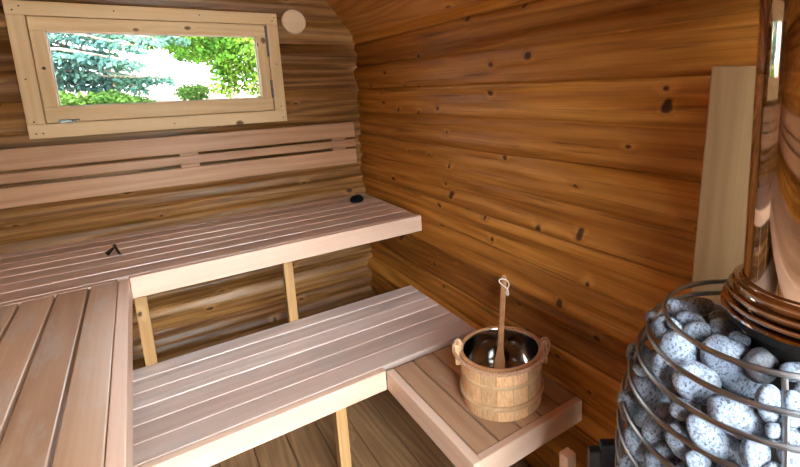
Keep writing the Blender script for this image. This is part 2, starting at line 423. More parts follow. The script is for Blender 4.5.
# wall lining of the opening
for lo, hi, ax in (((WIN[0], .0315, ci[3]-.012), (WIN[1], .06, WIN[3]), 'x'), ((WIN[0], .0315, WIN[2]), (WIN[1], .06, ci[2]+.012), 'x'), ((WIN[0], .0315, ci[2]+.012), (ci[0]+.012, .06, ci[3]-.012), 'z'), ((ci[1]-.012, .0315, ci[2]+.012), (WIN[1], .06, ci[3]-.012), 'z')):
    board('reveal_board', lo, hi, ax, 'pine', w, .001, 1)
def screwdisc(x, z, y, parent, r=.0028):
    b = bmesh.new(); revolve(b, [(r, 0), (r, .0015), (r*.7, .002), (0, .002)], 10)
    obj('screw', b, 'screw', parent, (x, y, z), (PI/2, 0, 0), True)
for x_, z_ in ((-1.30, 1.70), (-1.30, 1.45), (-1.30, 1.29), (-1.30, 1.245), (-1.28, 1.245), (-.40, 1.70), (-.40, 1.50), (-.40, 1.30), (-.395, 1.245), (-1.0, 1.712), (-.7, 1.712), (-1.28, 1.715), (-.39, 1.715), (-.85, 1.25)):
    screwdisc(x_, z_, yc, w)
screwdisc(-1.243, 1.49, ys, w, .006)          # dark plug on the left stile
# hinges on the right: long knuckle plates
for z_, h_ in ((1.585, .14), (1.365, .085)):
    b = box_bm(.012, .004, h_, .001, 1)
    tube(b, [(0, -.004, -h_/2), (0, -.004, h_/2)], .0042, 10)
    obj('hinge', b, 'zinc', w, (ci[1]+.001-.004, yc-.001, z_+.02))
# latch lower left
b = box_bm(.045, .004, .012, .001, 1); q = box_bm(.02, .012, .012, .002, 1)
me = bpy.data.meshes.new('t'); [setattr(v, 'co', v.co+Vector((.018, -.006, 0))) for v in q.verts]; q.to_mesh(me); q.free(); b.from_mesh(me); bpy.data.meshes.remove(me)
tube(b, [(.018, -.012, 0), (.03, -.016, .004), (.042, -.017, .004)], .003, 8)
obj('latch', b, 'zinc', w, (-1.205, yc-.002, 1.287))

# round vent -----------------------------------------------------------
v_ = tag(empty('vent_cover', (-.301, 0, 1.70)), 'round pale wooden vent disc on the log wall right of the window', 'vent')
obj('disc', lathe([(0, 0), (.054, 0), (.057, .003), (.057, .013), (.054, .017), (.0, .018)], 48), 'vent', v_, (-.301, -.026, 1.70), (PI/2, 0, 0), True)
obj('spindle', lathe([(0, 0), (.02, 0), (.02, .03), (0, .03)], 20), 'vent', v_, (-.301, -.001, 1.70), (PI/2, 0, 0))
# flat shading edge on disc kept by the bevel profile

# backrests ------------------------------------------------------------
br = tag(empty('backrest', (-.85, -.02, .977)), 'long three-slat alder backrest on the back wall below the window', 'backrest')
for z0, z1 in ((.977, 1.053), (1.068, 1.105), (1.117, 1.196)):
    board('slat', (-W+.06, -.045, z0), (-.042, -.024, z1), 'x', 'rest', br, .003)
for x0 in (-1.55, -.849, -.168):
    for z0, z1 in ((1.0535, 1.0675), (1.1055, 1.1165)):
        board('spacer_block', (x0, -.040, z0), (x0+.072, -.024, z1), 'x', 'rest', br, .0008, 1)
    board('batten', (x0, -.0235, .985), (x0+.072, -.002, 1.19), 'z', 'rest', br, .002)
bl = tag(empty('backrest', (-W+.03, -1.6, .977)), 'three-slat alder backrest along the left wall outside the view', 'backrest')
for z0, z1 in ((.977, 1.053), (1.068, 1.105), (1.117, 1.196)):
    board('slat', (-W+.040, -2.6, z0), (-W+.061, -.10, z1), 'y', 'rest', bl, .003)
for y0 in (-2.4, -1.5, -.4):
    board('batten', (-W+.018, y0, .985), (-W+.0395, y0+.07, 1.19), 'z', 'rest', bl, .002)

# benches --------------------------------------------------------------
ZU, ZL = .80, .4255
ub = tag(empty('upper_bench', (-.85, -.33, 0)), 'high alder bench along the back wall with a pale front board', 'bench')
edges = [-.018, -.087, -.177, -.267, -.357, -.447, -.537, -.630]
for a, b_ in zip(edges, edges[1:]):
    board('slat', (-W+.024, b_+.0025, ZU-.026), (-.010, a-.0025, ZU+random.uniform(-.0006, .0006)), 'x', 'slatu', ub, .003)
board('front_board', (-1.068, -.660, ZU-.071), (-.004, -.632, ZU), 'x', 'fascia', ub, .003)
board('front_board', (-W+.024, -.660, ZU-.071), (-1.100, -.632, ZU-.001), 'x', 'slatu', ub, .003)
for x0 in (-1.56, -1.03, -.53, -.09):
    board('bearer', (x0, -.629, ZU-.066), (x0+.04, -.02, ZU-.0275), 'y', 'leg', ub)
for x0 in (-1.6, -1.072, -.574):
    board('leg', (x0, -.518, 0), (x0+.036, -.482, ZU-.0285), 'z', 'leg', ub)

YE = -2.75
lb = tag(empty('upper_bench', (-1.38, -1.7, 0)), 'high alder bench along the left wall, its boards running towards the camera', 'bench')
xs_ = [-1.0945, -1.168, -1.246, -1.324, -1.402, -1.48, -1.558, -1.636, -W+.012]
for a, b_ in zip(xs_, xs_[1:]):
    board('slat', (b_+.0032, YE, ZU-.026), (a-.0032, -.664, ZU+random.uniform(-.0005, .0005)), 'y', 'bench', lb, .003)
board('front_board', (-1.0965, YE, ZU-.071), (-1.069, -.6625, ZU), 'y', 'fascia', lb, .003)
for y0 in (-.75, -1.7, -2.6):
    board('bearer', (-W+.02, y0-.04, ZU-.066), (-1.0985, y0, ZU-.0275), 'x', 'leg', lb)
for y0 in (-1.7, -2.6):
    board('leg', (-1.135, y0-.036, 0), (-1.0995, y0, ZU-.0665), 'z', 'leg', lb)

fb = tag(empty('lower_bench', (-.85, -.81, 0)), 'low wide alder step bench in front of the back bench', 'bench')
ed = [-.522, -.606, -.696, -.787, -.879, -.970, -1.064]
for i, (a, b_) in enumerate(zip(ed, ed[1:])):
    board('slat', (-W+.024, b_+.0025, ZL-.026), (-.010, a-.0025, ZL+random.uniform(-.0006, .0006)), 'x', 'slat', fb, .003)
# keep legs of the back bench clear
board('front_board', (-W+.024, -1.095, ZL-.070), (-.4105, -1.0665, ZL), 'x', 'fascia', fb, .003)
for x0 in (-1.6, -1.15, -.62, -.09):
    board('bearer', (x0, -1.0645, ZL-.066), (x0+.04, -.53, ZL-.0275), 'y', 'leg', fb)
for x0 in (-1.6, -.581):
    board('leg', (x0, -1.0645, 0), (x0+.036, -1.026, ZL-.0665), 'z', 'leg', fb)

sb = tag(empty('side_bench', (-.21, -1.35, 0)), 'short low alder bench section against the right wall, under the bucket', 'bench')
board('front_board', (-.410, -1.604, ZL-.070), (-.384, -1.0965, ZL), 'y', 'fascia', sb, .003)
board('front_board', (-.3835, -1.604, ZL-.070), (-.010, -1.581, ZL), 'x', 'fascia', sb, .003)
xs2 = [-.383, -.309, -.231, -.153, -.080, -.010]
for a, b_ in zip(xs2, xs2[1:]):
    board('slat', (a+.003, -1.579, ZL-.026), (b_-.003, -1.0975, ZL-.0005), 'y', 'bench', sb, .003)
board('bearer', (-.38, -1.56, ZL-.066), (-.02, -1.52, ZL-.0275), 'x', 'leg', sb)
board('bearer', (-.38, -1.16, ZL-.066), (-.02, -1.12, ZL-.0275), 'x', 'leg', sb)
board('leg', (-.380, -1.519, 0), (-.345, -1.483, ZL-.0275), 'z', 'leg', sb)

# raw board standing on the right wall behind the stove ------------------
o = board('plank', (-.031, -2.13, .0), (-.014, -1.952, 1.374), 'z', 'board', None, .004)
o.rotation_mode = 'QUATERNION'; o.rotation_quaternion = (Matrix.Rotation(.048, 3, 'X') @ Matrix.Rotation(-PI/2, 3, 'Y')).to_quaternion(); o.location = o.location + Vector((0, .026, .006))
tag(o, 'upright raw pale board on the right wall behind the stove', 'plank')

# corner post of the stove guard -----------------------------------------
o = board('guard_post', (-.243, -1.765, 0), (-.213, -1.735, .463), 'z', 'fascia', None, .004)
tag(o, 'short wooden post between the side bench and the stove', 'post')

# bucket ---------------------------------------------------------------
BX, BY = -.183, -1.437; BZ = ZL; BR = .120; BH = .156
bk = tag(empty('sauna_bucket', (BX, BY, BZ)), 'round wooden water bucket with a polished steel liner on the low side bench', 'bucket')
obj('stave_wall', lathe([(BR-.0055, .004), (BR-.001, 0), (BR, .003), (BR+.0005, BH-.003), (BR-.002, BH), (BR-.005, BH), (BR-.0055, BH-.003)], 96, closed=True), 'stave', bk, (BX, BY, BZ), None, True)
def hoop(z, h, t, zoff=0):
    return lathe([(BR+.0004, z-h/2), (BR+t*.7, z-h/2+.001), (BR+t, z-h*.2), (BR+t, z+h*.2), (BR+t*.7, z+h/2-.001), (BR+.0004, z+h/2)], 72, closed=True)
obj('hoop', hoop(.041, .015, .0085), 'band', bk, (BX, BY, BZ), None, True)
obj('hoop', hoop(.103, .011, .0035), 'band', bk, (BX, BY, BZ), None, True)
# steel liner with rolled rim
obj('liner', lathe([(0, .016), (.090, .016), (.103, .020), (.1095, .032), (.1108, .06), (.1115, BH-.004), (.1122, BH+.0018), (.1142, BH+.0040), (.1165, BH+.0025), (.1165, BH+.0006), (.1130, BH+.0006), (.1123, BH-.006), (.1116, .06), (.1100, .030), (.103, .0185), (.090, .0145), (0, .0145)], 72), 'steel', bk, (BX, BY, BZ), None, True)
obj('rim_band', lathe([(BR-.0075, BH+.0005), (BR-.0065, BH+.006), (BR-.001, BH+.0075), (BR+.0045, BH+.005), (BR+.005, BH-.006), (BR+.0008, BH-.008)], 72, closed=True), 'ladle', bk, (BX, BY, BZ), None, True)
# ears left and right (seen from the camera), with rope loops and the rope handle lying on the rim
cam_loc = Vector((-.98676, -2.46839, 1.36417))
vd = Vector((BX-cam_loc.x, BY-cam_loc.y)).normalized(); rt = Vector((vd.y, -vd.x))
a0 = math.atan2(rt.y, rt.x)
for sgn, aa in ((1, a0-.10), (-1, a0+PI+.12)):
    cx, cy = BX+math.cos(aa)*(BR+.004), BY+math.sin(aa)*(BR+.004)
    e = box_bm(.017, .036, .062, .006, 3)
    # rounded top with a shoulder
    for v in e.verts:
        if v.co.z > .01: v.co.y *= 1-.35*((v.co.z-.01)/.021)
    obj('ear', e, 'stave', bk, (cx+math.cos(aa)*.006, cy+math.sin(aa)*.006, BZ+BH-.004), (0, 0, aa), False)
    # rope ring through the ear
    pts = []
    for k in range(28):
        q = 2*PI*k/28
        r_ = .0125 if sgn < 0 else .014
        pts.append((cx+math.cos(aa)*(.006+r_*math.cos(q)) - math.sin(aa)*.004*math.sin(2*q), cy+math.sin(aa)*(.006+r_*math.cos(q)) + math.cos(aa)*.004*math.sin(2*q), BZ+BH+.015+.022*math.sin(q)))
    lp = obj('rope_loop', tube(bmesh.new(), pts, .0044, 8, True), 'rope', bk, (0, 0, 0), None, True)
# rope handle: hugging the outside of the rim on the camera side, from ear to ear, slightly sagging
pts = []
aL, aR = a0+PI+.12, a0-.10
aL -= 2*PI if aL > aR + PI else 0
span0, span1 = a0-.10, a0+.12-PI
for k in range(49):
    f = k/48; a = span0 + (span1-span0)*f
    sag = math.sin(PI*f)
    pts.append((BX+math.cos(a)*(BR+.0115+.010*(1-sag)**2), BY+math.sin(a)*(BR+.0115+.010*(1-sag)**2), BZ+BH+.004-.006*sag+.0*f))
def twist_rope(pts, r, n=3):
    b = bmesh.new(); P = [Vector(p) for p in pts]
    for s_ in range(n):
        q = []
        for i, p in enumerate(P):
            t = (P[min(i+1, len(P)-1)]-P[max(i-1, 0)]).normalized(); u = Vector((0, 0, 1)); u = (u - t*u.dot(t)).normalized(); s2 = t.cross(u)
            an = i*.9+s_*2*PI/n
            q.append(p + (u*math.cos(an)+s2*math.sin(an))*r*.5)
        tube(b, q, r*.62, 7)
    return b
obj('rope_handle', twist_rope(pts, .0055), 'rope', bk, (0, 0, 0), None, True)

# ladle, standing in the bucket and leaning on its far rim ----------------
foot = Vector((-.222, -1.467, .4525)); far = Vector((-.121, -1.364, .5885))
dirv = (far-foot).normalized()
ld = tag(empty('ladle', foot), 'wooden ladle with a white cord loop leaning in the bucket', 'ladle')
view = (cam_loc-far).normalized(); sd = dirv.cross(view).normalized(); nn = sd.cross(dirv).normalized()
def flat_stick(stations):
    b = bmesh.new(); rs = []
    for s_, wd, th in stations:
        p = foot + dirv*s_
        rs.append([b.verts.new(p + sd*(wd*math.copysign(abs(math.cos(q))**.6, math.cos(q))) + nn*(th*math.copysign(abs(math.sin(q))**.6, math.sin(q)))) for q in [2*PI*k/16 for k in range(16)]])
    for a, c in zip(rs, rs[1:]):
        for k in range(16): b.faces.new((a[k], a[(k+1) % 16], c[(k+1) % 16], c[k]))
    b.faces.new(rs[0][::-1]); b.faces.new(rs[-1]); return b
hd = obj('handle', flat_stick([(.0, .009, .004), (.03, .0135, .0045), (.085, .0170, .005), (.105, .0160, .005), (.122, .0120, .005), (.142, .0095, .005), (.178, .0088, .005), (.184, .0097, .0056), (.190, .0097, .0056), (.197, .0088, .005), (.30, .0088, .005), (.365, .0098, .005), (.380, .0090, .0045), (.385, .005, .003)]), 'ladle', ld, (0, 0, 0), None, True)
# bowl: little cup at the foot
bw = lathe([(0, -.014), (.018, -.012), (.028, -.002), (.031, .010), (.029, .010), (.025, 0), (.016, -.009), (0, -.011)], 32)
obj('bowl', bw, 'ladle', ld, foot + Vector((.012, .010, .0085)), None, True)
# cord through the top of the handle
h0 = foot + dirv*.360
pts = [h0 + nn*.010]
loop = [(-.010, .006), (-.016, .000), (-.010, -.010), (.004, -.020), (.014, -.030), (.018, -.044), (.014, -.050), (.0115, -.040), (.014, -.026), (.018, -.012), (.013, .000), (.004, .006)]
cd = bmesh.new()
P = [h0 + nn*.0085 + sd*a + dirv*b_ for a, b_ in [(x_, y_) for x_, y_ in loop]]
dense = []
for i in range(len(P)):
    p0, p1, p2, p3 = P[i-1], P[i], P[(i+1) % len(P)], P[(i+2) % len(P)]
    for j in range(5):
        t = j/5; dense.append(.5*((2*p1)+(p2-p0)*t+(2*p0-5*p1+4*p2-p3)*t*t+(3*p1-p0-3*p2+p3)*t**3))
tube(cd, dense, .0022, 8, True)
q = bmesh.ops.create_icosphere(cd, subdivisions=2, radius=.0055)['verts']
for v in q: v.co += h0 + nn*.0085 + sd*.0145 + dirv*-.046
obj('cord_loop', cd, 'cord', ld, (0, 0, 0), None, True)

# two small things on the back bench --------------------------------------
b = bmesh.new(); bmesh.ops.create_icosphere(b, subdivisions=4, radius=1.)
for v in b.verts:
    n_ = noise.noise(v.co*1.3+Vector((4, 1, 7)))*.09
    v.co = Vector((v.co.x*.036, v.co.y*.027, (v.co.z*.026 if v.co.z > 0 else v.co.z*.016)))*(1+n_)
    v.co.z = max(v.co.z, -.0115)
o = obj('black_stone', b, 'rubber', None, (-.121, -.205, ZU+.0122), (0, 0, .15), True)
tag(o, 'small black oval stone on the right end of the back bench', 'stone')
hk = tag(empty('metal_hook', (-1.115, -.325, ZU)), 'small dark bronze two-armed hook lying on the back bench near its left corner', 'hook')
B0 = Vector((-1.115, -.325, ZU))
K1 = [B0+Vector(p) for p in ((.003, .012, .030), (.006, .004, .026), (.012, -.018, .014), (.020, -.045, .005))]
K2 = [B0+Vector(p) for p in ((.006, .004, .025), (-.006, .000, .018), (-.017, -.006, .009), (-.022, -.008, .006))]
obj('arm', tube(bmesh.new(), K1, .0045, 10, rfun=lambda f: .0055-.0015*f), 'bronze', hk, (0, 0, 0), None, True)
obj('arm', tube(bmesh.new(), K2, .006, 10, rfun=lambda f: .004+.006*f), 'bronze', hk, (0, 0, 0), None, True)
b = bmesh.new(); bmesh.ops.create_uvsphere(b, u_segments=14, v_segments=10, radius=.0055)
obj('knob', b, 'zinc', hk, K1[0], None, True)
b = bmesh.new(); bmesh.ops.create_uvsphere(b, u_segments=14, v_segments=10, radius=.0042)
obj('knob', b, 'zinc', hk, K1[-1], None, True)

# ------------------------------------------------------------------ stove
HX, HY = -.256, -2.184
KX, KY = -.238, -2.236
RINGS = [(1.000, .144), (.966, .169), (.930, .183), (.890, .196), (.846, .206), (.800, .212), (.754, .214), (.708, .214), (.662, .211), (.616, .206), (.570, .198), (.528, .189), (.488, .178)]
st = tag(empty('stove', (HX, HY, 0)), 'egg-shaped wire basket sauna stove with a mirror-steel chimney by the right wall', 'stove')
def circle(r, z, n=72, c=(HX, HY)): return [(c[0]+r*math.cos(2*PI*k/n), c[1]+r*math.sin(2*PI*k/n), z) for k in range(n)]
for z, r in RINGS:
    # flat bright rod: slightly taller than deep
    pr = [(r-.0024, z-.0036), (r+.0010, z-.0041), (r+.0030, z-.0018), (r+.0030, z+.0018), (r+.0010, z+.0041), (r-.0024, z+.0036), (r-.0036, z)]
    obj('cage_ring', lathe([(a, b_) for a, b_ in pr], 80, closed=True), 'cage', st, (HX, HY, 0), None, True)
def cageR(z):
    if z >= RINGS[0][0]: return RINGS[0][1]
    for (z1, r1), (z0, r0) in zip(RINGS, RINGS[1:]):
        if z0 <= z <= z1: return r0 + (r1-r0)*(z-z0)/(z1-z0)
    return RINGS[-1][1]
for an in (210, 300, 30, 120):
    a = math.radians(an)
    pts = [(HX+math.cos(a)*(cageR(z)-.0065), HY+math.sin(a)*(cageR(z)-.0065), z) for z in [.488+(1.0-.488)*i/30 for i in range(31)]]
    obj('cage_bar', tube(bmesh.new(), pts, .0042, 8), 'cage', st, (0, 0, 0), None, True)
obj('firebox', lathe([(0, .03), (.150, .03), (.150, .46), (.120, .475), (.092, .50), (.092, .86), (.088, .90), (.080, .915), (0, .915)], 48), 'hotblack', st, (HX, HY, 0), None, False)
obj('base', lathe([(0, 0), (.185, 0), (.19, .006), (.19, .024), (.185, .03), (0, .03)], 48), 'black', st, (HX, HY, 0))
obj('flue_neck', lathe([(0, .91), (.082, .91), (.082, 1.0), (.110, 1.012), (.110, 1.026), (0, 1.026)], 48), 'hotblack', st, (KX, KY, 0), None, False)
# stacked flared collars
obj('collar', lathe([(0.0920, 1.0265), (0.1160, 1.0265), (0.1195, 1.0285), (0.1195, 1.0325), (0.1150, 1.0345), (0.1090, 1.0353), (0.1090, 1.0373), (0.1165, 1.0389), (0.1172, 1.0413), (0.1165, 1.0441), (0.1120, 1.0453), (0.1060, 1.0461), (0.1060, 1.0485), (0.1115, 1.0501), (0.1122, 1.0529), (0.1115, 1.0557), (0.1070, 1.0569), (0.1010, 1.0577), (0.1010, 1.0605), (0.1052, 1.0621), (0.1058, 1.0649), (0.1050, 1.0681), (0.1010, 1.0697), (0.0965, 1.0705), (0.0965, 1.0733), (0.0920, 1.0749)], 96, closed=True), 'chimney', st, (KX, KY, 0), None, True)
obj('chimney_pipe', lathe([(.090, 1.0262), (.0915, 1.0262), (.0915, 2.30), (.090, 2.30)], 128, closed=True), 'chimney', st, (KX, KY, 0), None, True)
# black steel shield plates at the wall side
for cx, cy, wd_, zt in ((-.261, -1.862, .028, .568), (-.2365, -1.8795, .036, .584)):
    obj('shield_plate', box_bm(wd_, .022, zt-.004, .005, 3), 'black', st, (cx, cy, zt/2+.002), (0, 0, -.62), False)

# stones -----------------------------------------------------------------
CM = Matrix(((.8117007127868642, .1308783857129544, -.5692212232642662), (-.582822405397428, .11773900518284991, -.8040246080968597), (-.03820990222510818, .9843822300365463, .17184769000549208)))
FPX = 471.724; U0, V0 = 473.732, 167.6
RV, UV, BV = CM.col[0].copy(), CM.col[1].copy(), CM.col[2].copy()
def ray(u, v): return CM @ Vector(((u-U0)/FPX, -(v-V0)/FPX, -1.))
STN = [(673.5, 308, 10, 9, 0), (695.5, 307, 18, 8.8, -6), (691, 320, 14, 8, 12), (697.5, 331.5, 12.5, 9.5, -5), (724, 331, 16.5, 13, 25), (720, 316, 10, 6, 0),
       (736.5, 366.5, 37, 23, 38), (771, 362, 16, 15, 45), (661, 328, 9.5, 11, 0), (655, 319, 9, 8, 0), (679, 348, 20, 15.5, 52), (675, 326, 9, 5, 40), (638, 357, 15, 12, 70), (664, 369, 17, 13, 80),
       (696.5, 382.5, 24, 17.5, 22), (650, 392, 20, 15, 55), (633, 410.5, 22, 12.5, 62), (660, 424, 22, 14.5, -55), (685.5, 409, 15.5, 11, 5), (740, 416.5, 31, 19.5, 22), (716, 441, 36, 16, 44), (686, 448, 21, 13, 52),
       (639, 444, 19, 12, 62), (668, 463, 23, 17, 35), (771, 404, 20, 14, 65), (794, 412, 18, 11, 85), (806, 396, 17, 11, 90), (757, 457, 19, 13.5, 85), (796, 449, 21, 16, 80), (777, 432, 9, 8, 0), (797, 366, 13, 9, 0),
       (641, 371, 8, 5, 30), (629, 465, 11, 10, 60), (704, 468, 26, 12, 42), (733, 478, 20, 15, 50), (776, 480, 20, 14, 60), (690, 482, 20, 14, 40), (653, 490, 21, 15, 50), (812, 428, 14, 14, 0), (820, 462, 18, 16, 0), (760, 341, 11, 8, 20)]
def stone(center, ax, sem, seed):
    b = bmesh.new(); bmesh.ops.create_icosphere(b, subdivisions=4, radius=1.)
    R_ = Matrix((ax[0], ax[1], ax[2])).transposed()
    for v in b.verts:
        d = v.co.normalized()
        n_ = noise.noise(d*.9+Vector((seed*3.7, seed*1.3, 0)))*.13 + noise.noise(d*2.+Vector((seed, 5, 0)))*.05
        e = 2.25
        k = (abs(d.x)**e+abs(d.y)**e+abs(d.z)**e)**(-1/e)
        v.co = R_ @ Vector((d.x*sem[0], d.y*sem[1], d.z*sem[2]))*k*(1+n_)
    return obj('sauna_stone', b, 'stone', None, center, None, True)
LAB = {0: 'small round granite stone at the back left of the pile, beside the long rear stone',
1: 'long granite stone lying flat at the very back of the pile, nearest the raw board',
2: 'flat oval granite stone just in front of the long rear stone',
3: 'oval granite stone inside the top ring, in front of the flat oval one',
4: 'rounded granite stone beside the steel collar, behind the largest stone',
5: 'granite stone in shadow under the left side of the steel collar',
6: 'largest granite stone, tilted and crossed by the top ring',
7: 'rounded granite stone at the right end of the largest stone, under the collar',
8: 'small granite stone at the upper left, between the first and second rings',
9: 'small granite stone at the upper left edge, peeping out behind another small one',
10: 'big rounded granite stone just left of the largest stone',
11: 'sliver of granite stone squeezed under the top ring at its left side',
12: 'oval granite stone at the left edge of the basket, level with the third ring',
13: 'shaded granite stone standing upright below the big rounded one',
14: 'pointed egg-shaped granite stone below left of the largest stone',
15: 'tilted oval granite stone in the second column from the left edge of the basket',
16: 'long upright granite stone at the outermost left of the basket',
17: 'granite stone leaning to the right, low in the left half of the basket',
18: 'small granite stone wedged in the centre between four bigger stones',
19: 'large oval granite stone right below the largest stone',
20: 'longest granite stone, steeply tilted under the large oval one',
21: 'granite stone left of the longest tilted stone, near the bottom of the view',
22: 'upright granite stone at the lower left edge of the basket, beside the black plates',
23: 'granite stone cut by the bottom of the picture, below the leaning one',
24: 'granite stone right of the large oval one, just left of the upright bar',
25: 'granite stone partly behind the right side of the upright bar',
26: 'granite stone at the right picture edge, above the one behind the bar',
27: 'upright granite stone at the bottom of the view, left of the upright bar',
28: 'granite stone low at the right picture edge, right of the upright bar',
29: 'small granite stone deep in the gap left of the upright bar',
30: 'granite stone in the dark under the collar at the right picture edge',
31: 'tiny granite stone showing between two stones at the left edge of the basket',
32: 'granite stone in the lowest left corner of the visible basket',
33: 'granite stone half under the longest tilted stone at the bottom of the view',
40: 'small granite stone in shadow between the largest stone and the collar'}
HID = 'granite stone mostly hidden behind the outer stones of the wire basket'
def rad(s_, w):   # support radius of the ellipsoid along w
    return math.sqrt(sum((s_[1][k].dot(w)*s_[2][k])**2 for k in range(3)))
def room(s_):     # free play between the stone and the rings
    p = s_[0]; r = math.hypot(p.x-HX, p.y-HY); n_ = Vector(((p.x-HX)/r, (p.y-HY)/r, 0))
    return cageR(p.z) - .004 + (.011 if s_[3] in EDGE else .001) - r - rad(s_, n_)*1.0
ZCAP = .992; EDGE = (12, 16, 22, 9, 31, 32); PIN = {6, 10, 12, 14, 15, 16, 19, 20, 17, 22, 1, 4, 24}
def clamp(s_):
    p = s_[0]; r = math.hypot(p.x-HX, p.y-HY); n_ = Vector(((p.x-HX)/r, (p.y-HY)/r, 0)); f = room(s_)
    if f < 0: s_[0] = p + n_*f
    zt = s_[0].z + rad(s_, Vector((0, 0, 1)))*.9 - ZCAP
    if zt > 0: s_[0] = s_[0] - Vector((0, 0, zt))
    q = s_[0]; dk = math.hypot(q.x-KX, q.y-KY); n2 = Vector(((q.x-KX)/dk, (q.y-KY)/dk, 0)); lim = (.083 if q.z > .90 else 0) + rad(s_, n2)*.85
    if dk < lim and q.z > .90 and s_[3] not in PIN: s_[0] = q + n2*(lim-dk)
stones = []
for i, (u, v, a, b_, an) in enumerate(STN):
    d = ray(u, v); q = math.radians(an); ex = RV*math.cos(q) - UV*math.sin(q); ey = RV*math.sin(q) + UV*math.cos(q)
    best = None; t = .45
    while t < 1.15:
        s_ = [cam_loc + d*t, (ex, ey, BV.copy()), Vector((a, b_, .72*b_))*(1.04*t/FPX), i]
        if s_[0].z + rad(s_, Vector((0, 0, 1)))*.9 < ZCAP:
            f = room(s_)
            if best is None or f > best[0]: best = (f, s_)
            if f >= 0: break
        t += .002
    stones.append(best[1])
for it in range(40):
    for i in range(len(stones)):
        for j in range(i):
            A, B = stones[i], stones[j]; dv = A[0]-B[0]; L = dv.length; w_ = dv/L
            gap = .80*(rad(A, w_)+rad(B, w_)) - L
            if gap > 0:
                ma, mb = [1000. if q_[3] in PIN else 1. for q_ in (A, B)]
                if ma == mb == 1000.: continue
                A[0] = A[0] + w_*gap*.6*mb/(ma+mb); B[0] = B[0] - w_*gap*.6*ma/(ma+mb)
    for s_ in stones: clamp(s_)
done = []
for s_ in stones:
    o = stone(s_[0], s_[1], s_[2], s_[3]+1)
    if s_[3] in LAB: tag(o, LAB[s_[3]], 'stone', 'granite stones in the stove basket')
    else: tag(o, HID, 'stone', 'granite stones hidden in the stove basket')
    done.append(s_)
# stones round the sides the photograph only just misses
k = 0
for z in (.93, .86, .79, .72, .65, .58):
    for j in range(12):
        a = 2*PI*(j+.5*(k % 2))/12
        c_ = Vector((HX+math.cos(a)*(cageR(z)-.042), HY+math.sin(a)*(cageR(z)-.042), z))
        sem = Vector((random.uniform(.040, .050), random.uniform(.030, .034), .029))
        tx = Vector((-math.sin(a), math.cos(a), 0)); nr = Vector((math.cos(a), math.sin(a), 0)); up = Vector((0, 0, 1))
        ok = all((c_-o_[0]).length > .95*(max(sem.x, sem.y)*.82 + rad(o_, (c_-o_[0]).normalized())) for o_ in done)
        if not ok: continue
        tl = random.uniform(-.5, .5)
        ex = tx*math.cos(tl)+up*math.sin(tl); ey = up*math.cos(tl)-tx*math.sin(tl)
        o = stone(c_, (ex, ey, nr), sem*.9, 100+k*13+j)
        tag(o, HID, 'stone', 'granite stones hidden in the stove basket')
        done.append([c_, (ex, ey, nr), sem*.9, 0, 0, nr])
    k += 1

# ------------------------------------------------------------------ outdoors
def leaf_cloud(blobs, n, size, elong=2., seed=1, droop=0., center=(0, 0, 0)):
    rnd = random.Random(seed); b = bmesh.new(); tot = sum(q[3]*q[4]*q[5] for q in blobs)
    for bl in blobs:
        for _ in range(max(1, int(n*bl[3]*bl[4]*bl[5]/tot))):
            d = Vector((rnd.gauss(0, 1), rnd.gauss(0, 1), rnd.gauss(0, 1))).normalized()*(rnd.random()**.45)
            p = Vector((bl[0]+d.x*bl[3], bl[1]+d.y*bl[4], bl[2]+d.z*bl[5])) - Vector(center)
            ax = Vector((rnd.gauss(0, 1), rnd.gauss(0, 1), rnd.gauss(0, .6)-droop)).normalized()
            sd_ = ax.orthogonal().normalized(); sd_.rotate(Matrix.Rotation(rnd.random()*6.28, 3, ax))
            s = size*rnd.uniform(.6, 1.3); up = ax.cross(sd_)
            v0 = b.verts.new(p); v1 = b.verts.new(p+ax*s*.5*elong/2+sd_*s*.5+up*s*.08); v2 = b.verts.new(p+ax*s*elong/1.0*.5*2/2+up*s*.02); v3 = b.verts.new(p+ax*s*.5*elong/2-sd_*s*.5+up*s*.08)
            b.faces.new((v0, v1, v2)); b.faces.new((v0, v2, v3))
    return b
def gz(x, y): return -.25 if y < 1.5 else -.25 + 1.45*min(1., (y-1.5)/6.)**.9 + max(0, y-7.5)*.035
bm = bmesh.new()
N = 40; grid = [[None]*(N+1) for _ in range(N+1)]
for i in range(N+1):
    for j in range(N+1):
        x_ = -22+44*i/N; y_ = .3+30*j/N; grid[i][j] = bm.verts.new((x_, y_, gz(x_, y_)+noise.noise(Vector((x_*.6, y_*.6, 0)))*.05))
for i in range(N):
    for j in range(N): bm.faces.new((grid[i][j], grid[i+1][j], grid[i+1][j+1], grid[i][j+1]))
struct(obj('ground', bm, 'earth', None, (0, 0, 0), None, True))
bm = bmesh.new(); bmesh.ops.create_grid(bm, x_segments=120, y_segments=24, size=1.)
for v in bm.verts:
    q = noise.noise(Vector((v.co.x*30, v.co.y*6, 0)))
    v.co = Vector((v.co.x*26, -.35*q + (.5-abs(v.co.y))*-.6, (v.co.y+1)*2.5 + .25*noise.noise(Vector((v.co.x*18, 3, v.co.y)))*(v.co.y+1)))
tag(obj('sky_blocker', bm, 'leafG', None, (-.85, -19, -.1)), 'unseen leafy screen added behind the camera to darken the pane reflection', 'sky_blocker')  # unseen screen added to keep bright front sky out of the window pane
bm = box_bm(30, 14, .1, 0)
struct(obj('terrace', bm, 'conc', None, (-.85, YF-7.1, -.15)))
bm = box_bm(2.2, 3.6, .06, 0)
struct(obj('trim_1', bm, 'bark', None, (-.85, YF/2, -.08)))
